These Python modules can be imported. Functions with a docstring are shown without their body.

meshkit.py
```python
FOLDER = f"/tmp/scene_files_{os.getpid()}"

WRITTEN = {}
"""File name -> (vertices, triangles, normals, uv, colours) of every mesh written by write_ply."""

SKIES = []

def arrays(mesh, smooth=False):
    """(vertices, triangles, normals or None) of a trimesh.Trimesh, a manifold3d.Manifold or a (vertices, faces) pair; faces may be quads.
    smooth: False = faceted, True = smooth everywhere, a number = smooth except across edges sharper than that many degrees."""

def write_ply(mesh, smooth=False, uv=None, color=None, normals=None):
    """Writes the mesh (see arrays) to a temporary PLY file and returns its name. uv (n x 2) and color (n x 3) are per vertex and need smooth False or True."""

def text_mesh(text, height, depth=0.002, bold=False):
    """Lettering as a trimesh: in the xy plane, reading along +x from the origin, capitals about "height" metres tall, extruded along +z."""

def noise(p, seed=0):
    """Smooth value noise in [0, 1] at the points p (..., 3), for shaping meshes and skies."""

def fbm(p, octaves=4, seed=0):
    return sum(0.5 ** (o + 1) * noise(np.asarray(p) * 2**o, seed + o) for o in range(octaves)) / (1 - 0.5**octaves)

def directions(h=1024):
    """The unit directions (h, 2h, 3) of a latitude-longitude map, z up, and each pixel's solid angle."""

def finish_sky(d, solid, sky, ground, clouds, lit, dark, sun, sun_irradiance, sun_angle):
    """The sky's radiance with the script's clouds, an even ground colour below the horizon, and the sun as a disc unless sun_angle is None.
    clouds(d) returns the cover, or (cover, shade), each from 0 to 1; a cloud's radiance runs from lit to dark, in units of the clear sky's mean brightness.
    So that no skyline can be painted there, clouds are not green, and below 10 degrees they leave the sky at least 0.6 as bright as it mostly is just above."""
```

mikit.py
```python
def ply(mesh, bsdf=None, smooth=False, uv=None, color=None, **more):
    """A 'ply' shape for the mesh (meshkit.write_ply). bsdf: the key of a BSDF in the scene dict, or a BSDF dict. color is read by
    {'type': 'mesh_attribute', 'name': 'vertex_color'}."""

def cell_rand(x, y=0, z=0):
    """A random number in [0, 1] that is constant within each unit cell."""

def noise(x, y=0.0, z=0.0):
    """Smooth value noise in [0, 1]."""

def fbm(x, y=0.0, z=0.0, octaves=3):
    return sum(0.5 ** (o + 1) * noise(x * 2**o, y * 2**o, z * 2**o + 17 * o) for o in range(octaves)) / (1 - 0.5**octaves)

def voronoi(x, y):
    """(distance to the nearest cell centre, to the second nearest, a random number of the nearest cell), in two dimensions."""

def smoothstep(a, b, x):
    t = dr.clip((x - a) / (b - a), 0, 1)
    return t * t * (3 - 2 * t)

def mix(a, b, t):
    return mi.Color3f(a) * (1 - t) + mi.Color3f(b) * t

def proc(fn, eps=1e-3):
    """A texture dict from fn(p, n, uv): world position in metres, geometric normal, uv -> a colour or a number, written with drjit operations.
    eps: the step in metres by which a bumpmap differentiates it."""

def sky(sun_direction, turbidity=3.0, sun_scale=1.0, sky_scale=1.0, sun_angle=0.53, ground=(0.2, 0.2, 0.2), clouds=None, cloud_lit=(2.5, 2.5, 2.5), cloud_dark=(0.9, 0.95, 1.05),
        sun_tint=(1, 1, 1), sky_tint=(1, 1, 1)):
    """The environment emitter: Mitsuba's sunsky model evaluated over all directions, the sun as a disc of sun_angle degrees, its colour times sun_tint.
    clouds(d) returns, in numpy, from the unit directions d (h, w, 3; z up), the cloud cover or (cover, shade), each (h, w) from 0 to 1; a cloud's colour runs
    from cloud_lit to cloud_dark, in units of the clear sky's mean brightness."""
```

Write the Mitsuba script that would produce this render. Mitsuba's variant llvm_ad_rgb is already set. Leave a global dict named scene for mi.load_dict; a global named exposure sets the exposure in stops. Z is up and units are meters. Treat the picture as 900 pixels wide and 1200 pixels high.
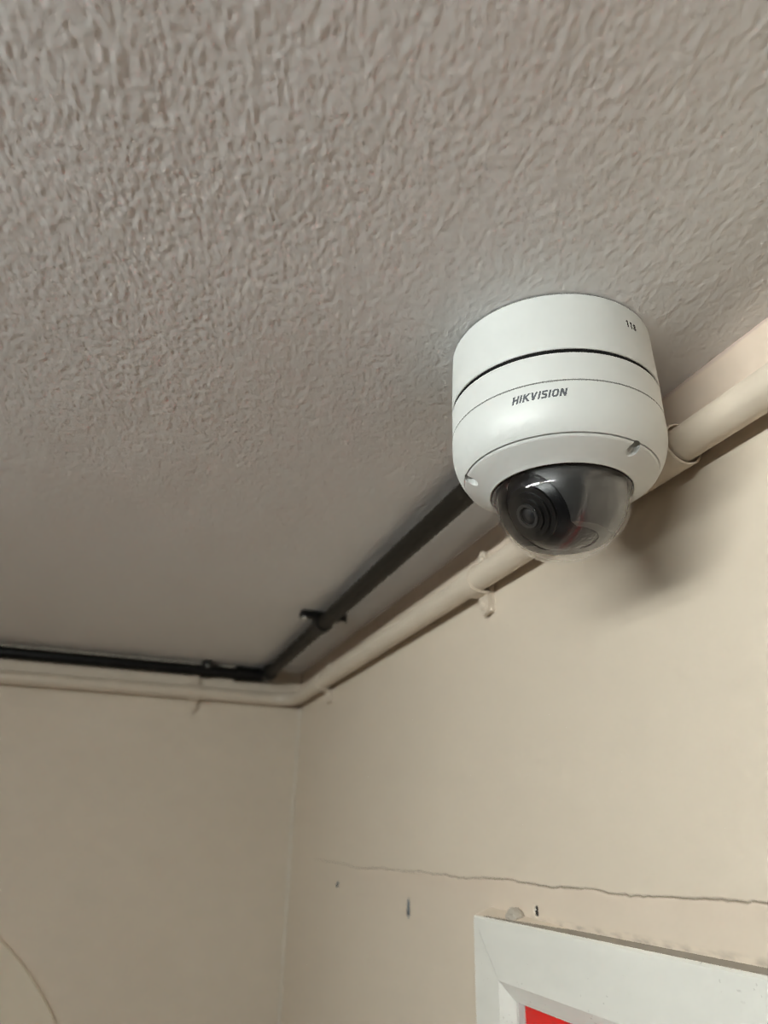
import math
import numpy as np
import trimesh
import manifold3d as m3
import drjit as dr
import mitsuba as mi
import mikit
import meshkit
from mikit import noise, fbm, smoothstep, mix, proc

scene, labels = {'type': 'scene'}, {}

# ---------------------------------------------------------------- camera, light, exposure
EYE = np.array([0.0, 0.0, 2.1475])          # hand-held, a quarter of a metre under the ceiling
CEIL = 2.40
WX, WY = 0.2873, 1.1857                     # right wall, back wall
LX, FY = -3.4, -3.6                        # left wall, front wall
fwd = np.array([0.30704946, 0.85731687, 0.41319296])
upv = np.array([-0.16011809, -0.38144027, 0.91042052])
F_PX = 850.0
exposure = 2.08
scene['camera'] = {
    'type': 'thinlens', 'fov': math.degrees(2 * math.atan(450 / F_PX)), 'fov_axis': 'x',
    'aperture_radius': 0.0016, 'focus_distance': 0.365, 'near_clip': 0.01, 'far_clip': 50.0,
    'to_world': mi.ScalarTransform4f().look_at(origin=EYE.tolist(), target=(EYE + fwd).tolist(), up=upv.tolist())}
TUBE = dict(x=-0.64, z=EYE[2] + 0.191, y0=-0.80, y1=0.265, r=0.018)
TUBE_RADIANCE = [26.5, 28.1, 27.1]


def rgb(r, g, b):
    """sRGB 0..255 -> linear list"""
    out = []
    for c in (r, g, b):
        c /= 255.0
        out.append(c / 12.92 if c <= 0.04045 else ((c + 0.055) / 1.055) ** 2.4)
    return out


# ---------------------------------------------------------------- materials
def col(v):
    return {'type': 'rgb', 'value': list(map(float, v))}


def principled(name, color, rough=0.5, **kw):
    c = color if isinstance(color, dict) else col(color)
    scene[name] = {'type': 'twosided', 'bsdf': {'type': 'principled', 'base_color': c, 'roughness': rough, **kw}}
    return name


def bumped(name, color, rough, height, scale, eps=4e-4, **kw):
    c = color if isinstance(color, dict) else col(color)
    scene[name] = {'type': 'twosided', 'bsdf': {'type': 'bumpmap', 'arbitrary': proc(height, eps), 'scale': scale,
                   'bsdf': {'type': 'principled', 'base_color': c, 'roughness': rough, **kw}}}
    return name


WALL = [0.575, 0.492, 0.402]
PIPE = [0.550, 0.471, 0.385]
CEILC = [0.61, 0.60, 0.602]


def wall_tint(p):
    big = fbm(p.x * 5 + 3, p.y * 5 + 7, p.z * 5, 3)
    fine = noise(p.x * 60, p.y * 60, p.z * 60)
    scuff = smoothstep(0.70, 0.80, fbm(p.x * 9 + 31, p.y * 9 + 11, p.z * 14, 3))
    k = 0.95 + 0.07 * big + 0.03 * fine - 0.03 * scuff
    return mi.Color3f(mi.Float(WALL[0]), WALL[1] * (0.992 + 0.016 * big), WALL[2] * (0.985 + 0.03 * big)) * k


def wall_height(p, n, uv):
    return fbm(p.x * 55, p.y * 55, p.z * 55, 3) + 0.25 * noise(p.x * 400, p.y * 400, p.z * 400)


def ceil_color(p, n, uv):
    big = fbm(p.x * 4 + 9, p.y * 4 + 2, 0.5, 3)
    return mi.Color3f(mi.Float(CEILC[0]), mi.Float(CEILC[1]), mi.Float(CEILC[2])) * (0.95 + 0.08 * big)


principled('ceiling_paint', proc(ceil_color), 0.42, specular=0.45)
bumped('wall_paint', proc(lambda p, n, uv: wall_tint(p)), 0.55, wall_height, 0.0009, specular=0.35)
scene['wall_paint_marked'] = {'type': 'twosided', 'bsdf': {'type': 'bumpmap', 'arbitrary': proc(wall_height, 4e-4), 'scale': 0.0009,
    'bsdf': {'type': 'principled', 'base_color': {'type': 'mesh_attribute', 'name': 'vertex_color'}, 'roughness': 0.55, 'specular': 0.35}}}
bumped('pipe_paint', proc(lambda p, n, uv: mi.Color3f(PIPE[0], PIPE[1], PIPE[2]) * (0.97 + 0.06 * noise(p.x * 90, p.y * 60, p.z * 90))), 0.38,
       lambda p, n, uv: fbm(p.x * 160, p.y * 100, p.z * 160, 2), 0.0004, specular=0.45)
principled('far_wall_paint', [0.30, 0.27, 0.235], 0.6)
principled('filler_grey', [0.36, 0.32, 0.27], 0.7)
principled('caulk', [0.60, 0.545, 0.47], 0.5)
principled('black_pipe', [0.009, 0.0075, 0.0055], 0.5, specular=0.16)
principled('black_plastic', [0.003, 0.003, 0.003], 0.4, specular=0.2)
principled('bare_screw', [0.75, 0.74, 0.70], 0.3, metallic=0.9)
principled('white_housing', [0.49, 0.496, 0.482], 0.45, specular=0.4)
principled('black_gasket', [0.004, 0.004, 0.004], 0.7, specular=0.1)
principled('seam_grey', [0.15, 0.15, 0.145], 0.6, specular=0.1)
principled('logo_grey', [0.06, 0.065, 0.075], 0.5)
principled('ink_black', [0.012, 0.012, 0.012], 0.6)
principled('turret_black', [0.004, 0.004, 0.0045], 0.3, specular=0.25)
principled('shroud_grey', [0.020, 0.020, 0.020], 0.35, specular=0.3)
principled('ring_black', [0.004, 0.004, 0.0042], 0.35, specular=0.3)
principled('lens_glass', [0.004, 0.005, 0.007], 0.04, specular=0.8, clearcoat=1.0)
scene['dome_glass'] = {'type': 'thindielectric', 'int_ior': 1.24}
principled('plug_grey', [0.085, 0.10, 0.115], 0.6)
principled('hole_dark', [0.012, 0.010, 0.009], 0.8)
principled('hole_rim', [0.80, 0.74, 0.66], 0.6)
principled('red_panel', rgb(196, 22, 20), 0.35)
principled('grey_edging', rgb(178, 168, 166), 0.5)


def frame_color(p, n, uv):
    k = 0.94 + 0.09 * fbm(p.x * 60, p.y * 14, p.z * 60, 3)
    speck = smoothstep(0.82, 0.88, noise(p.x * 520, p.y * 620, p.z * 520)) * smoothstep(0.55, 0.75, noise(p.x * 30 + 5, p.y * 30, p.z * 30))
    return mix((0.635, 0.615, 0.57), (0.42, 0.40, 0.36), 0.55 * speck) * k


bumped('frame_paint', proc(frame_color), 0.45, lambda p, n, uv: fbm(p.x * 200, p.y * 30, p.z * 200, 3), 0.0005, specular=0.4)
principled('frame_dust', [0.20, 0.175, 0.145], 0.9)
principled('disc_paint', [0.595, 0.517, 0.412], 0.5)
principled('floor_vinyl', proc(lambda p, n, uv: mix((0.085, 0.075, 0.065), (0.12, 0.105, 0.09), fbm(p.x * 12, p.y * 12, 0.0, 3))), 0.4)
principled('lamp_body', [0.8, 0.8, 0.78], 0.4)
principled('cap_metal', [0.6, 0.6, 0.6], 0.35, metallic=0.9)


# ---------------------------------------------------------------- helpers
def add(key, mesh, bsdf, smooth=False, label=None, category=None, group=None, kind=None, color=None, **more):
    k, n = key, 1
    while k in scene:
        k = f'{key}_{n:03d}'
        n += 1
    scene[k] = mikit.ply(mesh, bsdf, smooth=smooth, color=color, **more)
    tag(k, label, category, group, kind)
    return k


def tag(k, label=None, category=None, group=None, kind=None):
    d = {n: v for n, v in (('label', label), ('category', category), ('group', group), ('kind', kind)) if v}
    if d:
        labels.setdefault(k, {}).update(d)


def w(x, y, z):
    """eye-relative metres -> world"""
    return np.array([x, y, z + EYE[2]])


def box(x0, x1, y0, y1, z0, z1, ch=0.0):
    if ch <= 0:
        m = trimesh.creation.box(extents=(x1 - x0, y1 - y0, z1 - z0))
        m.apply_translation(((x0 + x1) / 2, (y0 + y1) / 2, (z0 + z1) / 2))
        return m
    pts = []
    for sx, a in ((1, x0), (-1, x1)):
        for sy, b in ((1, y0), (-1, y1)):
            for sz, c in ((1, z0), (-1, z1)):
                pts += [(a, b + sy * ch, c + sz * ch), (a + sx * ch, b, c + sz * ch), (a + sx * ch, b + sy * ch, c)]
    return trimesh.Trimesh(pts).convex_hull


def frames(path):
    P = np.asarray(path, float)
    T = np.gradient(P, axis=0)
    T /= np.linalg.norm(T, axis=1, keepdims=True)
    u = np.cross(T[0], [0, 0, 1.0])
    if np.linalg.norm(u) < 1e-6:
        u = np.array([1.0, 0, 0])
    u /= np.linalg.norm(u)
    U = [u]
    for t in T[1:]:
        u = U[-1] - t * (U[-1] @ t)
        U.append(u / np.linalg.norm(u))
    U = np.array(U)
    return P, T, U, np.cross(T, U)


def tube(path, radius, n=40, caps=True, wobble=0.0):
    P, T, U, V = frames(path)
    r = np.broadcast_to(radius, len(P))
    a = np.linspace(0, 2 * np.pi, n, endpoint=False)
    ring = (P[:, None] + r[:, None, None] * (np.cos(a)[None, :, None] * U[:, None] + np.sin(a)[None, :, None] * V[:, None]))
    v = ring.reshape(-1, 3)
    i, j = np.meshgrid(np.arange(len(P) - 1), np.arange(n), indexing='ij')
    q = np.stack([i * n + j, i * n + (j + 1) % n, (i + 1) * n + (j + 1) % n, (i + 1) * n + j], -1).reshape(-1, 4)
    f = np.vstack([q[:, [0, 1, 2]], q[:, [0, 2, 3]]])
    if caps:
        c0, c1 = len(v), len(v) + 1
        v = np.vstack([v, P[0], P[-1]])
        k = np.arange(n)
        e = (len(P) - 1) * n
        f = np.vstack([f, np.stack([np.full(n, c0), (k + 1) % n, k], -1), np.stack([np.full(n, c1), e + k, e + (k + 1) % n], -1)])
    m = trimesh.Trimesh(v, f, process=False)
    if m.volume < 0:
        m.invert()
    return m


def lathe(profile, center, n=180):
    """profile: (radius, depth under the ceiling) in mm, closed outline or from axis to axis"""
    pts = np.array([(r / 1000, -z / 1000) for r, z in profile])
    m = trimesh.creation.revolve(pts, sections=n)
    if m.volume < 0:
        m.invert()
    m.apply_translation(center)
    return m


def arc(c, r, a0, a1, n):
    t = np.radians(np.linspace(a0, a1, n))
    return [(c[0] + r * math.cos(x), c[1] + r * math.sin(x)) for x in t]


def align(axis):
    return trimesh.geometry.align_vectors([0, 0, 1], axis)


def grid(us, vs, fn):
    """fn(U, V) -> points (.., 3); returns vertices, faces"""
    U, V = np.meshgrid(us, vs, indexing='ij')
    P = fn(U, V)
    a, b = len(us), len(vs)
    i, j = np.meshgrid(np.arange(a - 1), np.arange(b - 1), indexing='ij')
    q = np.stack([i * b + j, (i + 1) * b + j, (i + 1) * b + j + 1, i * b + j + 1], -1).reshape(-1, 4)
    return P.reshape(-1, 3), np.vstack([q[:, [0, 1, 2]], q[:, [0, 2, 3]]])


def n3(U, V, f, seed):
    return meshkit.fbm(np.stack([U * f, V * f, np.full_like(U, 0.37)], -1), 3, seed) - 0.5


# ---------------------------------------------------------------- the room
add('floor', box(LX - 0.1, WX + 0.1, FY - 0.1, WY + 0.1, -0.08, 0.0), 'floor_vinyl', kind='structure')


def relief(X, Y):
    """brushed-out stippled paint: soft bumps a few millimetres apart, drawn out along the room"""
    def nz(a, b, c, seed):
        return meshkit.noise(np.stack([a, b, np.full_like(a, c)], -1), seed)
    wx = X + 0.0035 * nz(X * 150, Y * 110, 1.5, 1)
    wy = Y + 0.0060 * nz(X * 130, Y * 120, 7.5, 2)
    h = 0.75 * nz(wx * 700, wy * 380, 0.3, 3) + 0.42 * nz(wx * 900, wy * 640, 4.3, 4) + 0.45 * nz(wx * 380, wy * 250, 8.3, 5)
    st = 0.75 + 0.4 * nz(X * 9, Y * 9, 2.0, 6)
    nib = np.clip((nz(X * 230, Y * 230, 3.3, 7) - 0.93) / 0.05, 0, 1) * np.clip((nz(X * 24, Y * 24, 6.6, 8) - 0.55) / 0.2, 0, 1)
    return (h - 0.8) * st + 1.1 * nib + 2.0 * (nz(X * 22, Y * 16, 5.5, 9) - 0.5)


def ceil_pt(U, V):
    fine = np.clip((U + 0.32) / 0.03, 0, 1) * np.clip((V + 0.07) / 0.03, 0, 1) * np.clip((1.25 - V) / 0.4, 0.35, 1)
    return np.stack([U, V, CEIL + 0.0010 * n3(U, V, 6, 3) - RELIEF * fine * relief(U, V) * (fine > 0)], -1)


RELIEF = 0.00043
cu = np.concatenate([np.linspace(LX - 0.05, -0.32, 40)[:-1], np.arange(-0.32, WX + 0.0211, 0.0010)])
cv = np.concatenate([np.linspace(FY - 0.05, -0.07, 50)[:-1], np.arange(-0.07, 0.62, 0.0012), np.arange(0.62, 0.86, 0.0018), np.arange(0.86, WY + 0.02, 0.004)])
v, f = grid(cu, cv, ceil_pt)
add('ceiling', (v, f[:, ::-1]), 'ceiling_paint', smooth=True, kind='structure')
add('wall_left', box(LX - 0.1, LX, FY, WY, 0, CEIL + 0.05), 'far_wall_paint', kind='structure')
add('wall_front', box(LX - 0.1, WX + 0.1, FY - 0.1, FY, 0, CEIL + 0.05), 'far_wall_paint', kind='structure')

# back wall, softly uneven plaster
v, f = grid(np.linspace(LX, WX + 0.01, 420), np.linspace(0, CEIL + 0.02, 300),
            lambda U, V: np.stack([U, WY + 0.0022 * n3(U, V, 7, 5) * (V < CEIL + 1) + 0.0006 * n3(U, V, 40, 8), V], -1))
add('wall_back', (v, f), 'wall_paint', smooth=True, kind='structure')

# right wall: plaster with a crack, drilled holes and the ragged cut-in line under the ceiling
CRACK = np.array([(-0.3, -0.0205), (0.20, -0.0212), (0.284, -0.0222), (0.33, -0.0228), (0.38, -0.0246), (0.42, -0.0240), (0.46, -0.0252), (0.52, -0.0236),
                  (0.56, -0.0244), (0.60, -0.0262), (0.63, -0.0250), (0.68, -0.0246), (0.73, -0.0262), (0.78, -0.0254), (0.83, -0.0276), (0.87, -0.0282),
                  (0.90, -0.0258), (0.96, -0.0248), (1.026, -0.0245), (1.06, -0.0243), (1.19, -0.0243)])
HOLES = [(0.939, -0.0485, 0.0030, 0.0036), (0.711, -0.0560, 0.0028, 0.0082), (0.4822, -0.0405, 0.0026, 0.0036)]
ys = np.concatenate([np.linspace(FY, -0.10, 60)[:-1], np.arange(-0.10, WY + 0.0101, 0.0015)])
zs = np.concatenate([np.linspace(-EYE[2], -0.12, 60)[:-1], np.arange(-0.12, -0.068, 0.002), np.arange(-0.068, -0.0325, 0.0007),
                     np.arange(-0.0325, -0.0165, 0.0004), np.arange(-0.0165, 0.235, 0.004), np.linspace(0.235, 0.262, 22)])


def crack_z(y):
    yy = np.stack([y * 260, y * 0 + 0.5, y * 0 + 0.5], -1)
    zz = np.stack([y * 70, y * 0 + 2.5, y * 0 + 0.5], -1)
    return np.interp(y, CRACK[:, 0], CRACK[:, 1]) + 0.0018 * (meshkit.noise(yy, 4) - 0.5) + 0.0028 * (meshkit.noise(zz, 9) - 0.5)


def wall_fields(Y, Z):
    d = Z - crack_z(Y)
    fade = np.clip((1.06 - Y) / 0.05, 0, 1) * (0.55 + 0.45 * np.clip((0.8 - Y) / 0.3, 0, 1))
    wid = 0.00034 + 0.00028 * meshkit.noise(np.stack([Y * 45, Y * 0, Y * 0], -1), 12)
    groove = np.exp(-(d / wid) ** 2) * fade
    lip = np.exp(-np.clip(-d, 0, 1) / 0.030) * (d < 0) * np.clip((1.0 - Y) / 0.3, 0, 1)
    hole = np.zeros_like(Y)
    for hy, hz, ry, rz in HOLES:
        hole = np.maximum(hole, np.clip(1.6 - np.sqrt(((Y - hy) / ry) ** 2 + ((Z - hz) / rz) ** 2) * 1.3, 0, 1))
    return d, groove, lip, hole


def wall_pt(Y, Z):
    d, groove, lip, hole = wall_fields(Y, Z)
    X = WX + 0.0020 * n3(Y, Z, 7, 21) + 0.0006 * n3(Y, Z, 38, 22) + 0.0008 * groove - 0.0006 * lip + 0.0025 * hole
    return np.stack([X, Y, Z + EYE[2]], -1)


v, f = grid(ys, zs, wall_pt)
Y, Z = v[:, 1], v[:, 2] - EYE[2]
d, groove, lip, hole = wall_fields(Y, Z)
big = meshkit.fbm(np.stack([Y * 5, Z * 5, 0 * Y], -1), 3, 31)
tint = np.array(WALL)[None] * (0.95 + 0.08 * big)[:, None] * np.ones((len(Y), 1))
pink = np.clip(lip * 0.9, 0, 1)[:, None]
tint = tint * (1 - pink) + pink * np.array([0.575, 0.475, 0.388])
edge = 0.2510 - 0.0022 * meshkit.fbm(np.stack([Y * 30, 0 * Y, 0 * Y], -1), 3, 33)
cut = np.clip((Z - edge) / 0.0012, 0, 1)[:, None]
tint = tint * (1 - cut) + cut * np.array([0.49, 0.40, 0.34])
strip = np.clip((Z - 0.216) / 0.012, 0, 1)[:, None]
tint = tint * (1 - strip) + strip * tint * np.array([1.03, 0.985, 0.985])
# grime gathered on the plaster just above the frame
gr = np.clip(1 - np.abs(Z + 0.0462) / 0.0035, 0, 1) * np.clip(meshkit.fbm(np.stack([Y * 150, Z * 420, 0 * Y], -1), 3, 35) * 3.0 - 1.3, 0, 1) * (Y < 0.53)
tint = tint * (1 - 0.32 * gr[:, None])
crack_shade = np.clip(groove * 0.75, 0, 1)[:, None]  # shade painted into the crack colour, since the lamp lights the groove head-on
tint = tint * (1 - crack_shade) + crack_shade * np.array([0.13, 0.10, 0.075])
rim = (np.clip(hole * 3, 0, 1) * (hole < 0.5))[:, None]
tint = tint * (1 - 0.3 * rim) + 0.3 * rim * np.array([0.8, 0.74, 0.66])
add('wall_right', (v, f[:, ::-1]), 'wall_paint_marked', smooth=True, color=tint, kind='structure')

# ragged bead of old filler down the corner
zc = np.arange(0.0, CEIL - 0.05, 0.004)
nz = np.stack([zc * 25, zc * 0, zc * 0], -1)
nz2 = np.stack([zc * 90, zc * 0, zc * 0 + 4], -1)
bead_path = np.stack([WX - 0.0008 + 0.0016 * (meshkit.noise(nz, 41) - 0.5), WY - 0.0008 + 0 * zc, zc], -1)
add('trim_1', tube(bead_path, 0.0013 + 0.0026 * meshkit.noise(nz, 43) * meshkit.noise(nz2, 44), 10), 'caulk', smooth=True, kind='structure',
    label='thin pale ragged bead of filler down the corner of the two walls')

# ---------------------------------------------------------------- the lamp of the room (left of the photographer, on the ceiling)
LAMP = 'ceiling_batten_lamp'
tx, tz = TUBE['x'], TUBE['z']
body = box(tx - 0.032, tx + 0.032, TUBE['y0'] - 0.02, TUBE['y1'] + 0.02, tz + 0.020, CEIL, 0.004)
add(LAMP + '__body', body, 'lamp_body')
tp = np.linspace(TUBE['y0'], TUBE['y1'], 9)
k = add(LAMP + '__lamp_tube', tube(np.stack([tp * 0 + tx, tp, tp * 0 + tz], -1), TUBE['r'], 24), 'lamp_body')
scene[k]['emitter'] = {'type': 'area', 'radiance': {'type': 'rgb', 'value': TUBE_RADIANCE}}
for s in (TUBE['y0'], TUBE['y1']):
    add(LAMP + '__lamp_holder', box(tx - 0.012, tx + 0.012, s - 0.012 if s < 0 else s, s if s < 0 else s + 0.012, tz - 0.015, tz + 0.0205, 0.002), 'lamp_body')
tag(LAMP, 'white ceiling batten with a bare fluorescent tube', 'ceiling light')

# ---------------------------------------------------------------- security camera
CAM = 'security_camera'
CC = np.array([0.2009, 0.2884, CEIL])       # centre where it meets the ceiling
tag(CAM, 'white dome security camera fixed to the ceiling beside the right wall', 'security camera')
add(CAM + '__back_box', lathe([(0, 0.9), (54.2, 0.9), (54.45, 1.3), (55.5, 34.3), (55.2, 34.9), (53.0, 35.1), (0, 35.1)], CC), 'white_housing', smooth=25)
add(CAM + '__contact_shade_ring', lathe([(0, -0.8), (53.7, -0.8), (53.7, 1.0), (0, 1.0)], CC), 'seam_grey', smooth=25, label='dark ring standing in for the contact shadow line against the ceiling')  # added dark ring, draws the contact shadow between housing and ceiling
add(CAM + '__gasket', lathe([(0, 34.95), (54.7, 34.95), (54.7, 37.5), (0, 37.5)], CC), 'black_gasket', smooth=25, label='black gap line around the housing')
add(CAM + '__collar', lathe([(0, 37.2), (55.2, 37.2), (55.4, 37.45), (55.5, 52.75), (55.3, 52.95), (0, 52.95)], CC), 'white_housing', smooth=25)
add(CAM + '__seam', lathe([(0, 52.7), (55.56, 52.7), (55.62, 53.5), (0, 53.5)], CC), 'seam_grey', smooth=25, label='thin dark seam line')
cover = [(0, 53.35), (55.4, 53.35), (55.6, 53.55), (55.65, 57.5), (55.65, 60.5), (55.5, 63.5), (55.05, 66.5), (54.3, 69.5), (53.2, 72.5),
         (51.7, 75.5), (50.4, 77.4), (49.9, 78.0), (48.3, 77.9), (48.3, 78.6), (49.5, 78.7), (49.2, 79.3), (48.4, 80.1), (44.0, 82.6), (39.5, 85.2), (37.6, 86.4), (36.8, 87.1), (36.2, 87.1), (35.9, 86.0), (35.7, 80.0), (0, 80.0)]
cm = lathe(cover, np.zeros(3), 240)
M = m3.Manifold(m3.Mesh(vert_properties=np.asarray(cm.vertices, np.float32), tri_verts=np.asarray(cm.faces, np.uint32)))
SCREWS = (-76.5, 163.5, 43.5)
for ang in SCREWS:
    a = math.radians(ang)
    M = M - m3.Manifold.cylinder(0.020, 0.0034, 0.0034, 48).translate((0.0468 * math.cos(a), 0.0468 * math.sin(a), -0.0925))
mm = M.to_mesh()
cm = trimesh.Trimesh(mm.vert_properties[:, :3], mm.tri_verts)
cm.apply_translation(CC)
COVER = add(CAM + '__cover', cm, 'white_housing', smooth=22)
for ang in SCREWS:
    a = math.radians(ang)
    h = trimesh.creation.cylinder(0.0029, 0.003, sections=24)
    h.apply_translation(CC + [0.0468 * math.cos(a), 0.0468 * math.sin(a), -0.0735])
    add(COVER + '__screw', h, 'bare_screw', smooth=30)
# microphone pinhole on the collar
a = math.radians(-134.6)
pin = trimesh.creation.cylinder(0.0006, 0.001, sections=20)
pin.apply_transform(align([math.cos(a), math.sin(a), 0]))
pin.apply_translation(CC + [0.0548 * math.cos(a), 0.0548 * math.sin(a), -0.0438])
add(CAM + '__collar__microphone_hole', pin, 'ink_black', label='tiny black pinhole')


from shapely.geometry import LineString, Point, Polygon
from shapely.ops import unary_union
from shapely import affinity


def glyph(ch, sw):
    """a plain sans capital or figure, 1 tall, as a polygon, and its width"""
    h = sw / 2

    def st(*p):
        return LineString(p).buffer(h, cap_style=2, join_style=2)
    W = 0.72
    box_ = Polygon([(-0.3, 0), (1.2, 0), (1.2, 1), (-0.3, 1)])
    if ch == 'H':
        return unary_union([st((h, 0), (h, 1)), st((W - h, 0), (W - h, 1)), st((h, 0.5), (W - h, 0.5))]), W
    if ch == 'I':
        return st((h, 0), (h, 1)), sw
    if ch == 'K':
        return unary_union([st((h, 0), (h, 1)), st((h, 0.42), (W - 0.02, 1.06)).intersection(box_), st((0.28, 0.56), (W + 0.03, -0.06)).intersection(box_)]), W
    if ch == 'V':
        return unary_union([st((h - 0.02, 1.06), (W / 2, 0.0)), st((W - h + 0.02, 1.06), (W / 2, 0.0)), Polygon([(W / 2 - h, 0), (W / 2 + h, 0), (W / 2, 0.3)])]).intersection(box_), W
    if ch == 'N':
        return unary_union([st((h, 0), (h, 1)), st((W - h, 0), (W - h, 1)), st((h * 0.9, 1.03), (W - h * 0.9, -0.03)).intersection(box_)]), W
    if ch == 'O':
        o = Polygon([(0.2, 0), (W - 0.2, 0), (W, 0.2), (W, 0.8), (W - 0.2, 1), (0.2, 1), (0, 0.8), (0, 0.2)]).buffer(-0.05).buffer(0.05)
        return o.difference(o.buffer(-sw)), W
    if ch == 'S':
        w_ = 0.64
        pts = [(w_ - 0.02, 1 - h), (0.18, 1 - h), (h, 0.88), (h, 0.66), (0.16, 0.5 + h * 0.35), (w_ - 0.16, 0.5 - h * 0.35), (w_ - h, 0.34), (w_ - h, 0.12), (w_ - 0.18, h), (0.02, h)]
        return LineString(pts).buffer(h, cap_style=2, join_style=1), w_
    if ch == '1':
        return unary_union([st((0.30, 0), (0.30, 1)), st((0.30, 0.95), (0.08, 0.80)).intersection(box_)]), 0.30 + h
    a = Point(0.28, 0.26).buffer(0.27)
    b = Point(0.28, 0.75).buffer(0.25)
    return unary_union([a.difference(Point(0.28, 0.26).buffer(0.27 - sw)), b.difference(Point(0.28, 0.75).buffer(0.25 - sw))]), 0.56


def lettering(text, height, ang0, ang1, z_base, rad, shear, sw, gap, mat, key, label):
    """flat print wrapped round the housing; angles run left to right as seen from outside"""
    x, parts = 0.0, []
    for ch in text:
        g, wd = glyph(ch, sw)
        parts.append(affinity.affine_transform(g, [1, shear, 0, 1, x, 0]))
        x += wd + gap
    total = x - gap + shear
    ms = []
    for g in parts:
        for q in getattr(g, 'geoms', [g]):
            if q.area > 1e-6:
                ms.append(trimesh.creation.extrude_polygon(q.simplify(0.004), 0.02, engine='earcut'))
    t = trimesh.util.concatenate(ms).subdivide_to_size(0.25, max_iter=12)
    vv = np.array(t.vertices)
    ang = np.radians(ang0 + (ang1 - ang0) * vv[:, 0] / total)
    depth = z_base - vv[:, 1] * height * 1000
    r = np.interp(depth, [q[1] for q in rad], [q[0] for q in rad]) / 1000 + 0.00004 + vv[:, 2] * 0.004
    P = np.stack([r * np.cos(ang), r * np.sin(ang), -depth / 1000], -1) + CC
    add(key, trimesh.Trimesh(P, t.faces, process=False), mat, label=label)


lettering('HIKVISION', 0.0042, -144.8, -117.2, 62.1, [(55.6, 53.55), (55.65, 57.5), (55.65, 60.5), (55.5, 63.5)], 0.26, 0.21, 0.15, 'logo_grey', COVER + '__logo', 'grey slanted HIKVISION lettering')
lettering('118', 0.0040, -79.3, -71.2, 14.6, [(54.4, 1.0), (55.5, 34.3)], 0.0, 0.20, 0.26, 'ink_black', CAM + '__back_box__number', 'small black number 118')

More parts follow.
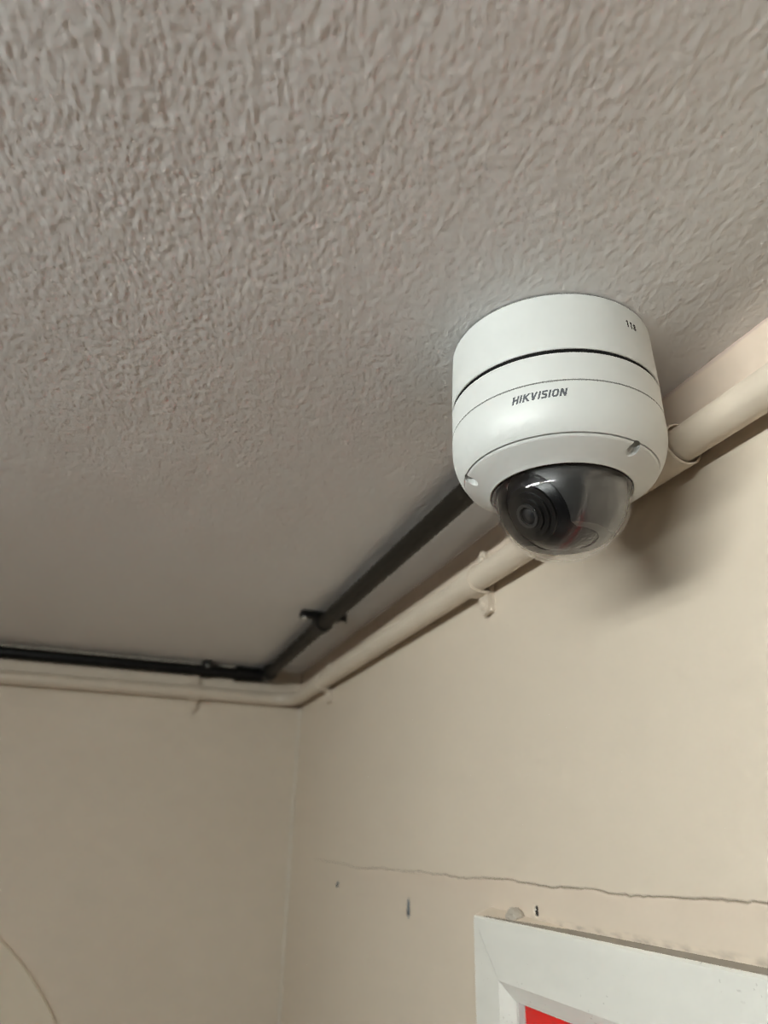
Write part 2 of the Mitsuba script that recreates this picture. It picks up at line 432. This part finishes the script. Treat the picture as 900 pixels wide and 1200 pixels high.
# dome, turret and lens behind it
def sphere_cap(R, zc, z0, z1, n=120, m=60):
    """part of a sphere (mm, centre at depth zc) from depth z0 to z1"""
    zz = np.linspace(z0, z1, m)
    t = np.linspace(math.acos(np.clip((z0 - zc) / R, -1, 1)), math.acos(np.clip((z1 - zc) / R, -1, 1)), m)
    return [(max(R * math.sin(x), 0.0), zc + R * math.cos(x)) for x in t]


add(CAM + '__dome', lathe([(35.7, 81.0)] + sphere_cap(35.7, 87.0, 87.0, 122.7), CC, 160), 'dome_glass', smooth=True, label='clear glossy dome')
inner = lathe([(33.7, 81.0)] + sphere_cap(33.7, 87.0, 87.0, 120.7), CC, 160)
add(CAM + '__dome__inner_face', inner, 'dome_glass', smooth=True)
add(CAM + '__dome_seal', lathe([(33.0, 80.2), (35.6, 80.2), (35.6, 85.4), (34.9, 86.0), (33.4, 85.4), (33.0, 80.2)], CC, 160), 'black_gasket', smooth=30)
TUR = CAM + '__turret'
TC = CC + [0, 0, -0.0880]
ball = trimesh.creation.icosphere(subdivisions=5, radius=0.0275)
ball.apply_translation(TC)
add(TUR, ball, 'turret_black', smooth=True, label='black ball that carries the lens')
# grey shroud around the ball, open towards the lens
sh = lathe([(0, 80.5)] + [(32.6, 80.5)] + sphere_cap(32.6, 87.0, 87.0, 111.0)[1:] + [(0, 111.0)], np.zeros(3), 160)
SH = m3.Manifold(m3.Mesh(vert_properties=np.asarray(sh.vertices, np.float32), tri_verts=np.asarray(sh.faces, np.uint32)))
SH = SH - m3.Manifold.sphere(0.0282, 128).translate((0, 0, -0.0880))
ld = np.array([-0.80, -0.13, -0.56])
ld /= np.linalg.norm(ld)
cut = trimesh.creation.cylinder(0.0215, 0.05, sections=96)
cut.apply_transform(align(ld))
cut.apply_translation(np.array([0, 0, -0.0880]) + ld * 0.025)
SH = SH - m3.Manifold(m3.Mesh(vert_properties=np.asarray(cut.vertices, np.float32), tri_verts=np.asarray(cut.faces, np.uint32)))
mm = SH.to_mesh()
sh = trimesh.Trimesh(mm.vert_properties[:, :3], mm.tri_verts)
sh.apply_translation(CC)
add(CAM + '__shroud', sh, 'shroud_grey', smooth=25, label='dark grey inner shroud')


def ring(r0, r1, z0, z1):
    m = trimesh.creation.revolve(np.array([(r0, z0), (r1, z0), (r1, z1), (r0, z1), (r0, z0)]), sections=72)
    if m.volume < 0:
        m.invert()
    m.apply_transform(align(ld))
    m.apply_translation(TC)
    return m


add(TUR + '__lens_barrel', trimesh.util.concatenate([ring(0.0112, 0.0142, 0.020, 0.0250), ring(0.0085, 0.0113, 0.020, 0.0264), ring(0.0060, 0.0086, 0.020, 0.0278)]), 'ring_black', smooth=30)
add(TUR + '__lens_ring', ring(0.0046, 0.0062, 0.022, 0.0287), 'shroud_grey', smooth=30)
ln = trimesh.creation.icosphere(subdivisions=4, radius=0.0075)
ln.apply_transform(align(ld))
ln.apply_translation(TC + ld * 0.0206)
add(TUR + '__lens', ln, 'lens_glass', smooth=True, label='small glossy dark lens')

# ---------------------------------------------------------------- cream conduit round the corner, with its coupling
R_C, ZC, OFF = 0.0100, 0.2034, 0.0150
PIPE_X, PIPE_Y = WX - OFF, WY - OFF
bend = 0.040
pts = [(PIPE_X, y) for y in np.linspace(FY + 0.02, PIPE_Y - bend, 60)]
pts += [(PIPE_X - bend + bend * math.cos(t), PIPE_Y - bend + bend * math.sin(t)) for t in np.linspace(0, math.pi / 2, 25)[1:]]
pts += [(x, PIPE_Y) for x in np.linspace(PIPE_X - bend, LX + 0.02, 60)[1:]]
path = np.array([(x, y, ZC + EYE[2]) for x, y in pts])
CP = 'cream_conduit'
tag(CP, 'cream painted conduit pipe running along both walls below the ceiling and bending round the corner', 'conduit')
add(CP + '__pipe', tube(path, R_C, 48), 'pipe_paint', smooth=50)
cy0, cy1 = 0.272, 0.332
cpl = [(cy0 + 0.005, 0.0101), (cy0 + 0.005, 0.0114), (cy0, 0.0116), (cy0, 0.0123), (cy0 + 0.0006, 0.0128), (cy1 - 0.0006, 0.0128), (cy1, 0.0123), (cy1, 0.0101)]
cp = trimesh.creation.revolve(np.array([(r, y) for y, r in cpl] + [(0.0101, cy0 + 0.005)]), sections=64)
if cp.volume < 0:
    cp.invert()
cp.apply_transform(trimesh.geometry.align_vectors([0, 0, 1], [0, 1, 0]))
cp.apply_translation([PIPE_X, 0, ZC + EYE[2]])
add(CP + '__coupling', cp, 'pipe_paint', smooth=30, label='slightly wider joining sleeve')


# ---------------------------------------------------------------- conduit saddles
def saddle(key, label, group, at, along, out, r, off, mat, screw_mat, width=0.018, reach=0.0285, base=True, category='pipe clip'):
    """a two-screw saddle: band over the pipe, an ear on either side, base bar on the surface. along: pipe axis, out: away from the surface"""
    along, out = np.asarray(along, float), np.asarray(out, float)
    side = np.cross(along, out)

    def place(pts):
        pts = np.asarray(pts)
        return at + pts[..., :1] * along + pts[..., 1:2] * side + pts[..., 2:3] * out

    k, n = key, 1
    while k + '__band' in scene:
        k = f'{key}_{n:03d}'
        n += 1
    # cross-section (side, out) measured from the pipe centre
    th = 0.0021
    ro, ri = r + th, r + 0.0001
    foot = -off + 0.0055
    outer = [(-ro - 0.0001, foot + th)] + [(ro * math.cos(t), ro * math.sin(t)) for t in np.linspace(math.pi, 0, 33)] + [(ro + 0.0001, foot + th)]
    inn = [(ri, foot)] + [(ri * math.cos(t), ri * math.sin(t)) for t in np.linspace(0, math.pi, 33)] + [(-ri, foot)]
    from shapely.geometry import Polygon
    band = trimesh.creation.extrude_polygon(Polygon(outer + inn), width)
    vv = np.array(band.vertices)
    band.vertices = place(np.stack([vv[:, 2] - width / 2, vv[:, 0], vv[:, 1]], -1))
    if band.volume < 0:
        band.invert()
    add(k + '__band', band, mat, smooth=30)
    for s in (-1, 1):
        t = np.linspace(-math.pi / 2, math.pi / 2, 17)
        hw = width * 0.42
        e = [(-hw, ro * 0.92), (hw, ro * 0.92)] + [(hw * math.cos(q + math.pi / 2 - math.pi / 2) if False else hw * math.sin(-q), reach - hw + hw * math.cos(q)) for q in t]
        pl = Polygon(e).buffer(0)
        ear = trimesh.creation.extrude_polygon(pl, th + 0.0012)
        vv = np.array(ear.vertices)
        ear.vertices = place(np.stack([vv[:, 0], s * vv[:, 1], vv[:, 2] + foot - 0.0012], -1))
        if ear.volume < 0:
            ear.invert()
        ek = add(k + '__ear', ear, mat, smooth=30)
        sc = trimesh.creation.revolve(np.array([(0, 0.0), (0.0034, 0.0), (0.0034, 0.0012), (0.0024, 0.0024), (0, 0.0028)]), sections=20)
        vv = np.array(sc.vertices)
        sc.vertices = place(np.stack([vv[:, 0], s * (reach - hw) + vv[:, 1], vv[:, 2] + foot + th], -1))
        if sc.volume < 0:
            sc.invert()
        add(ek + '__screw', sc, screw_mat, smooth=30)
    if base:
        bar = box(-width * 0.40, width * 0.40, -reach + 0.002, reach - 0.002, -off - 0.001, foot - 0.001, 0.0008)
        vv = np.array(bar.vertices)
        bar.vertices = place(vv)
        if bar.volume < 0:
            bar.invert()
        add(k + '__base_bar', bar, mat)
    tag(k, label, category, group)
    return k


G1 = 'painted clips on the cream conduit'
saddle('pipe_clip', 'cream painted pipe clip nearest the security camera, on the right wall', G1, w(PIPE_X, 0.527, ZC), (0, 1, 0), (-1, 0, 0), R_C, OFF, 'pipe_paint', 'pipe_paint')
saddle('pipe_clip', 'cream painted pipe clip on the right wall just beside the corner', G1, w(PIPE_X, 1.005, ZC), (0, 1, 0), (-1, 0, 0), R_C, OFF, 'pipe_paint', 'pipe_paint')
saddle('pipe_clip', 'cream painted pipe clip on the back wall below the black conduit', G1, w(0.113, PIPE_Y, ZC), (-1, 0, 0), (0, -1, 0), R_C, OFF, 'pipe_paint', 'pipe_paint')

# ---------------------------------------------------------------- black conduit under the ceiling
RB, ZB = 0.0090, 0.2395
BX, BY = 0.2233, 1.1752
cb = 'black_conduit'
tag(cb, 'dark conduit pipe hung under the ceiling along both walls with an elbow at the corner', 'conduit')
p1 = np.array([w(BX, y, ZB) for y in np.linspace(0.3400, BY - 0.014, 40)])
add(cb + '__pipe', tube(p1, RB, 40), 'black_pipe', smooth=50, label='dark brown grey length along the right wall')
p2 = np.array([w(x, BY, ZB) for x in np.linspace(BX - 0.014, LX + 0.02, 40)])
add(cb + '__pipe', tube(p2, RB, 40), 'black_plastic', smooth=50, label='black length along the back wall')
eb = [(BX, y) for y in np.linspace(BY - 0.034, BY - 0.010, 6)] + [(BX - 0.010 + 0.010 * math.cos(t), BY - 0.010 + 0.010 * math.sin(t)) for t in np.linspace(0, math.pi / 2, 12)[1:]] + \
     [(x, BY) for x in np.linspace(BX - 0.010, BX - 0.046, 8)[1:]]
elb = trimesh.util.concatenate([tube(np.array([w(x, y, ZB) for x, y in eb]), 0.0112, 36)])
EK = add(cb + '__elbow', elb, 'black_plastic', smooth=50, label='black elbow fitting in the corner')
for a0, a1, hor in ((BX - 0.050, BX - 0.040, True), (BY - 0.038, BY - 0.030, False)):
    q = np.array([w(x, BY, ZB) for x in np.linspace(a0, a1, 3)]) if hor else np.array([w(BX, y, ZB) for y in np.linspace(a0, a1, 3)])
    add(EK + '__collar', tube(q, 0.0122, 36), 'black_plastic', smooth=50)
OB = CEIL - EYE[2] - ZB
G2 = 'black clips on the ceiling conduit'
saddle('ceiling_clip', 'black clip with bright screws holding the dark conduit on the ceiling along the right wall', G2, w(BX, 0.835, ZB), (0, 1, 0), (0, 0, -1), RB, OB, 'black_plastic', 'bare_screw', width=0.016, reach=0.030)
saddle('ceiling_clip', 'black clip with a bright screw on the black conduit along the back wall', G2, w(0.128, BY, ZB), (-1, 0, 0), (0, 0, -1), RB, OB, 'black_plastic', 'bare_screw', width=0.016, reach=0.022)

# ---------------------------------------------------------------- wall plugs and the open hole
def plug(key, label, y, z, ry, rz, mat, seed):
    rg = np.random.default_rng(seed)
    m = trimesh.creation.icosphere(subdivisions=3, radius=1.0)
    vv = m.vertices * [0.0016, ry, rz]
    vv[:, 1] += 0.25 * ry * (meshkit.noise(np.stack([vv[:, 2] * 500, vv[:, 2] * 0, vv[:, 2] * 0], -1), seed) - 0.5) * 2
    m.vertices = vv + w(WX + 0.0006, y, z)
    k = key + '__plug'
    n = 1
    base = key
    while k in scene:
        base = f'{key}_{n:03d}'
        k = base + '__plug'
        n += 1
    add(k, m, mat, smooth=True)
    h = trimesh.creation.icosphere(subdivisions=3, radius=1.0)
    h.vertices = h.vertices * [0.0012, ry * 0.45, rz * 0.28] + w(WX - 0.0004, y, z - 0.45 * rz)
    add(base + '__screw_hole', h, 'hole_dark', smooth=True)
    tag(base, label, 'wall plug', 'old wall plugs left in the right wall')


plug('wall_plug', 'small grey wall plug in the right wall, the one nearer the corner', 0.939, -0.0485, 0.0026, 0.0034, 'plug_grey', 5)
plug('wall_plug', 'long grey torn wall plug in the right wall between the corner and the white frame', 0.711, -0.0560, 0.0024, 0.0086, 'plug_grey', 6)
m = trimesh.creation.icosphere(subdivisions=3, radius=1.0)
m.vertices = m.vertices * [0.0014, 0.0021, 0.0034] + w(WX + 0.0008, 0.4822, -0.0405)
add('drill_hole__opening', m, 'hole_dark', smooth=True)
m = trimesh.creation.icosphere(subdivisions=2, radius=1.0)
m.vertices = m.vertices * [0.0006, 0.0006, 0.0007] + w(WX - 0.0006, 0.4822, -0.0396)
add('drill_hole__screw_end', m, 'bare_screw', smooth=True)
tag('drill_hole', 'dark open drill hole in the right wall just above the white frame', 'drill hole')

# ---------------------------------------------------------------- white frame with red panel
FR = 'wall_frame'
tag(FR, 'white painted wooden frame with bevelled inner edge around a red panel, low on the right wall', 'frame')
FX, FT, FL = 0.2700, -0.0476, 0.5428         # front plane, top, left edge
FW, FH = 0.60, 0.30
f0, f1 = 0.0355, 0.0460                      # face width, bevel end
DX = 0.2769                                  # inner end of the bevel


def rail(side):
    """one mitred moulding; section (inward, x)"""
    sec = [(0.0012, FX), (f0, FX), (f1, DX), (f1, WX + 0.001), (0.0, WX + 0.001), (0.0, FX + 0.0012)]
    y0, y1, z0, z1 = FL, FL - FW, FT, FT - FH
    ends = []
    for e in (0, 1):
        row = []
        for s_, x in sec:
            if side == 'top':
                row.append(w(x, (y0 - s_) if e == 0 else (y1 + s_), z0 - s_))
            elif side == 'bottom':
                row.append(w(x, (y0 - s_) if e == 0 else (y1 + s_), z1 + s_))
            elif side == 'left':
                row.append(w(x, y0 - s_, (z0 - s_) if e == 0 else (z1 + s_)))
            else:
                row.append(w(x, y1 + s_, (z0 - s_) if e == 0 else (z1 + s_)))
        ends.append(row)
    n = len(sec)
    vv = np.array(ends[0] + ends[1])
    q = [[i, (i + 1) % n, n + (i + 1) % n, n + i] for i in range(n)]
    ff = [[a, b, c] for a, b, c, d_ in q] + [[a, c, d_] for a, b, c, d_ in q]
    ff += [[0, i, i + 1] for i in range(1, n - 1)] + [[n, n + i + 1, n + i] for i in range(1, n - 1)]
    m = trimesh.Trimesh(vv, ff)
    m.fix_normals()
    return m


for sd, nm in (('top', 'rail'), ('bottom', 'rail'), ('left', 'stile'), ('right', 'stile')):
    m = rail(sd)
    m.vertices = (m.vertices - m.vertices.mean(0)) * [1, 0.9994, 0.9990] + m.vertices.mean(0)
    add(FR + '__' + nm, m, 'frame_paint')
py0, py1, pz0, pz1 = FL - f1, FL - FW + f1, FT - f1, FT - FH + f1
add(FR + '__panel', box(DX + 0.0022, DX + 0.005, py1 - 0.002, py0 + 0.002, pz1 + EYE[2] - 0.002, pz0 + EYE[2] + 0.002), 'red_panel', label='red panel')
add(FR + '__edging', box(DX + 0.0014, DX + 0.0024, py0 - 0.0075, py0 + 0.001, pz1 + EYE[2], pz0 + EYE[2] + 0.001), 'grey_edging', label='narrow grey edging strip')
add(FR + '__dust_ledge', box(FX + 0.0025, WX - 0.0002, FL - FW + 0.004, FL - 0.012, FT + EYE[2] - 0.001, FT + EYE[2] + 0.0004), 'frame_dust', label='grey brown grimy top edge')
# filler that runs the frame's left end into the wall
vv = np.array([w(FX + 0.001, FL, FT - 0.0002), w(WX + 0.001, FL + 0.004, FT - 0.0002), w(WX + 0.001, FL + 0.003, FT + 0.0052), w(WX - 0.004, 0.44, FT), w(WX + 0.001, 0.44, FT - 0.0002), w(WX + 0.001, 0.44, FT + 0.0006)])
fil = trimesh.Trimesh(vv).convex_hull
add(FR + '__filler', fil, 'wall_paint', smooth=30, label='wall coloured filler along the top left edge')
# lump of old filler on top of the frame
m = trimesh.creation.icosphere(subdivisions=4, radius=1.0)
nn = meshkit.fbm(m.vertices * 2.1 + 5, 3, 77)[:, None]
m.vertices = m.vertices * (0.75 + 0.5 * nn) * [0.0062, 0.0075, 0.0052] + w(WX - 0.0045, 0.503, FT + 0.0022)
add('filler_lump', m, 'filler_grey', smooth=True, label='small rough lump of old filler on the top edge of the white frame', category='filler')

# ---------------------------------------------------------------- big pale disc on the back wall
DR, DC = 0.384, (-0.328, -0.424)
pr = [(0, 0.0), (DR - 0.0008, 0.0), (DR - 0.0008, 0.0022), (DR, 0.0030), (DR, 0.0050), (DR - 0.002, 0.0066), (0, 0.0075)]
m = trimesh.creation.revolve(np.array(pr), sections=256)
if m.volume < 0:
    m.invert()
m.apply_transform(align([0, -1, 0]))
m.apply_translation(w(DC[0], WY - 0.0003, DC[1]))
add('round_wall_disc', m, 'disc_paint', smooth=30, label='large pale round disc on the back wall, low and left of the corner', category='disc')
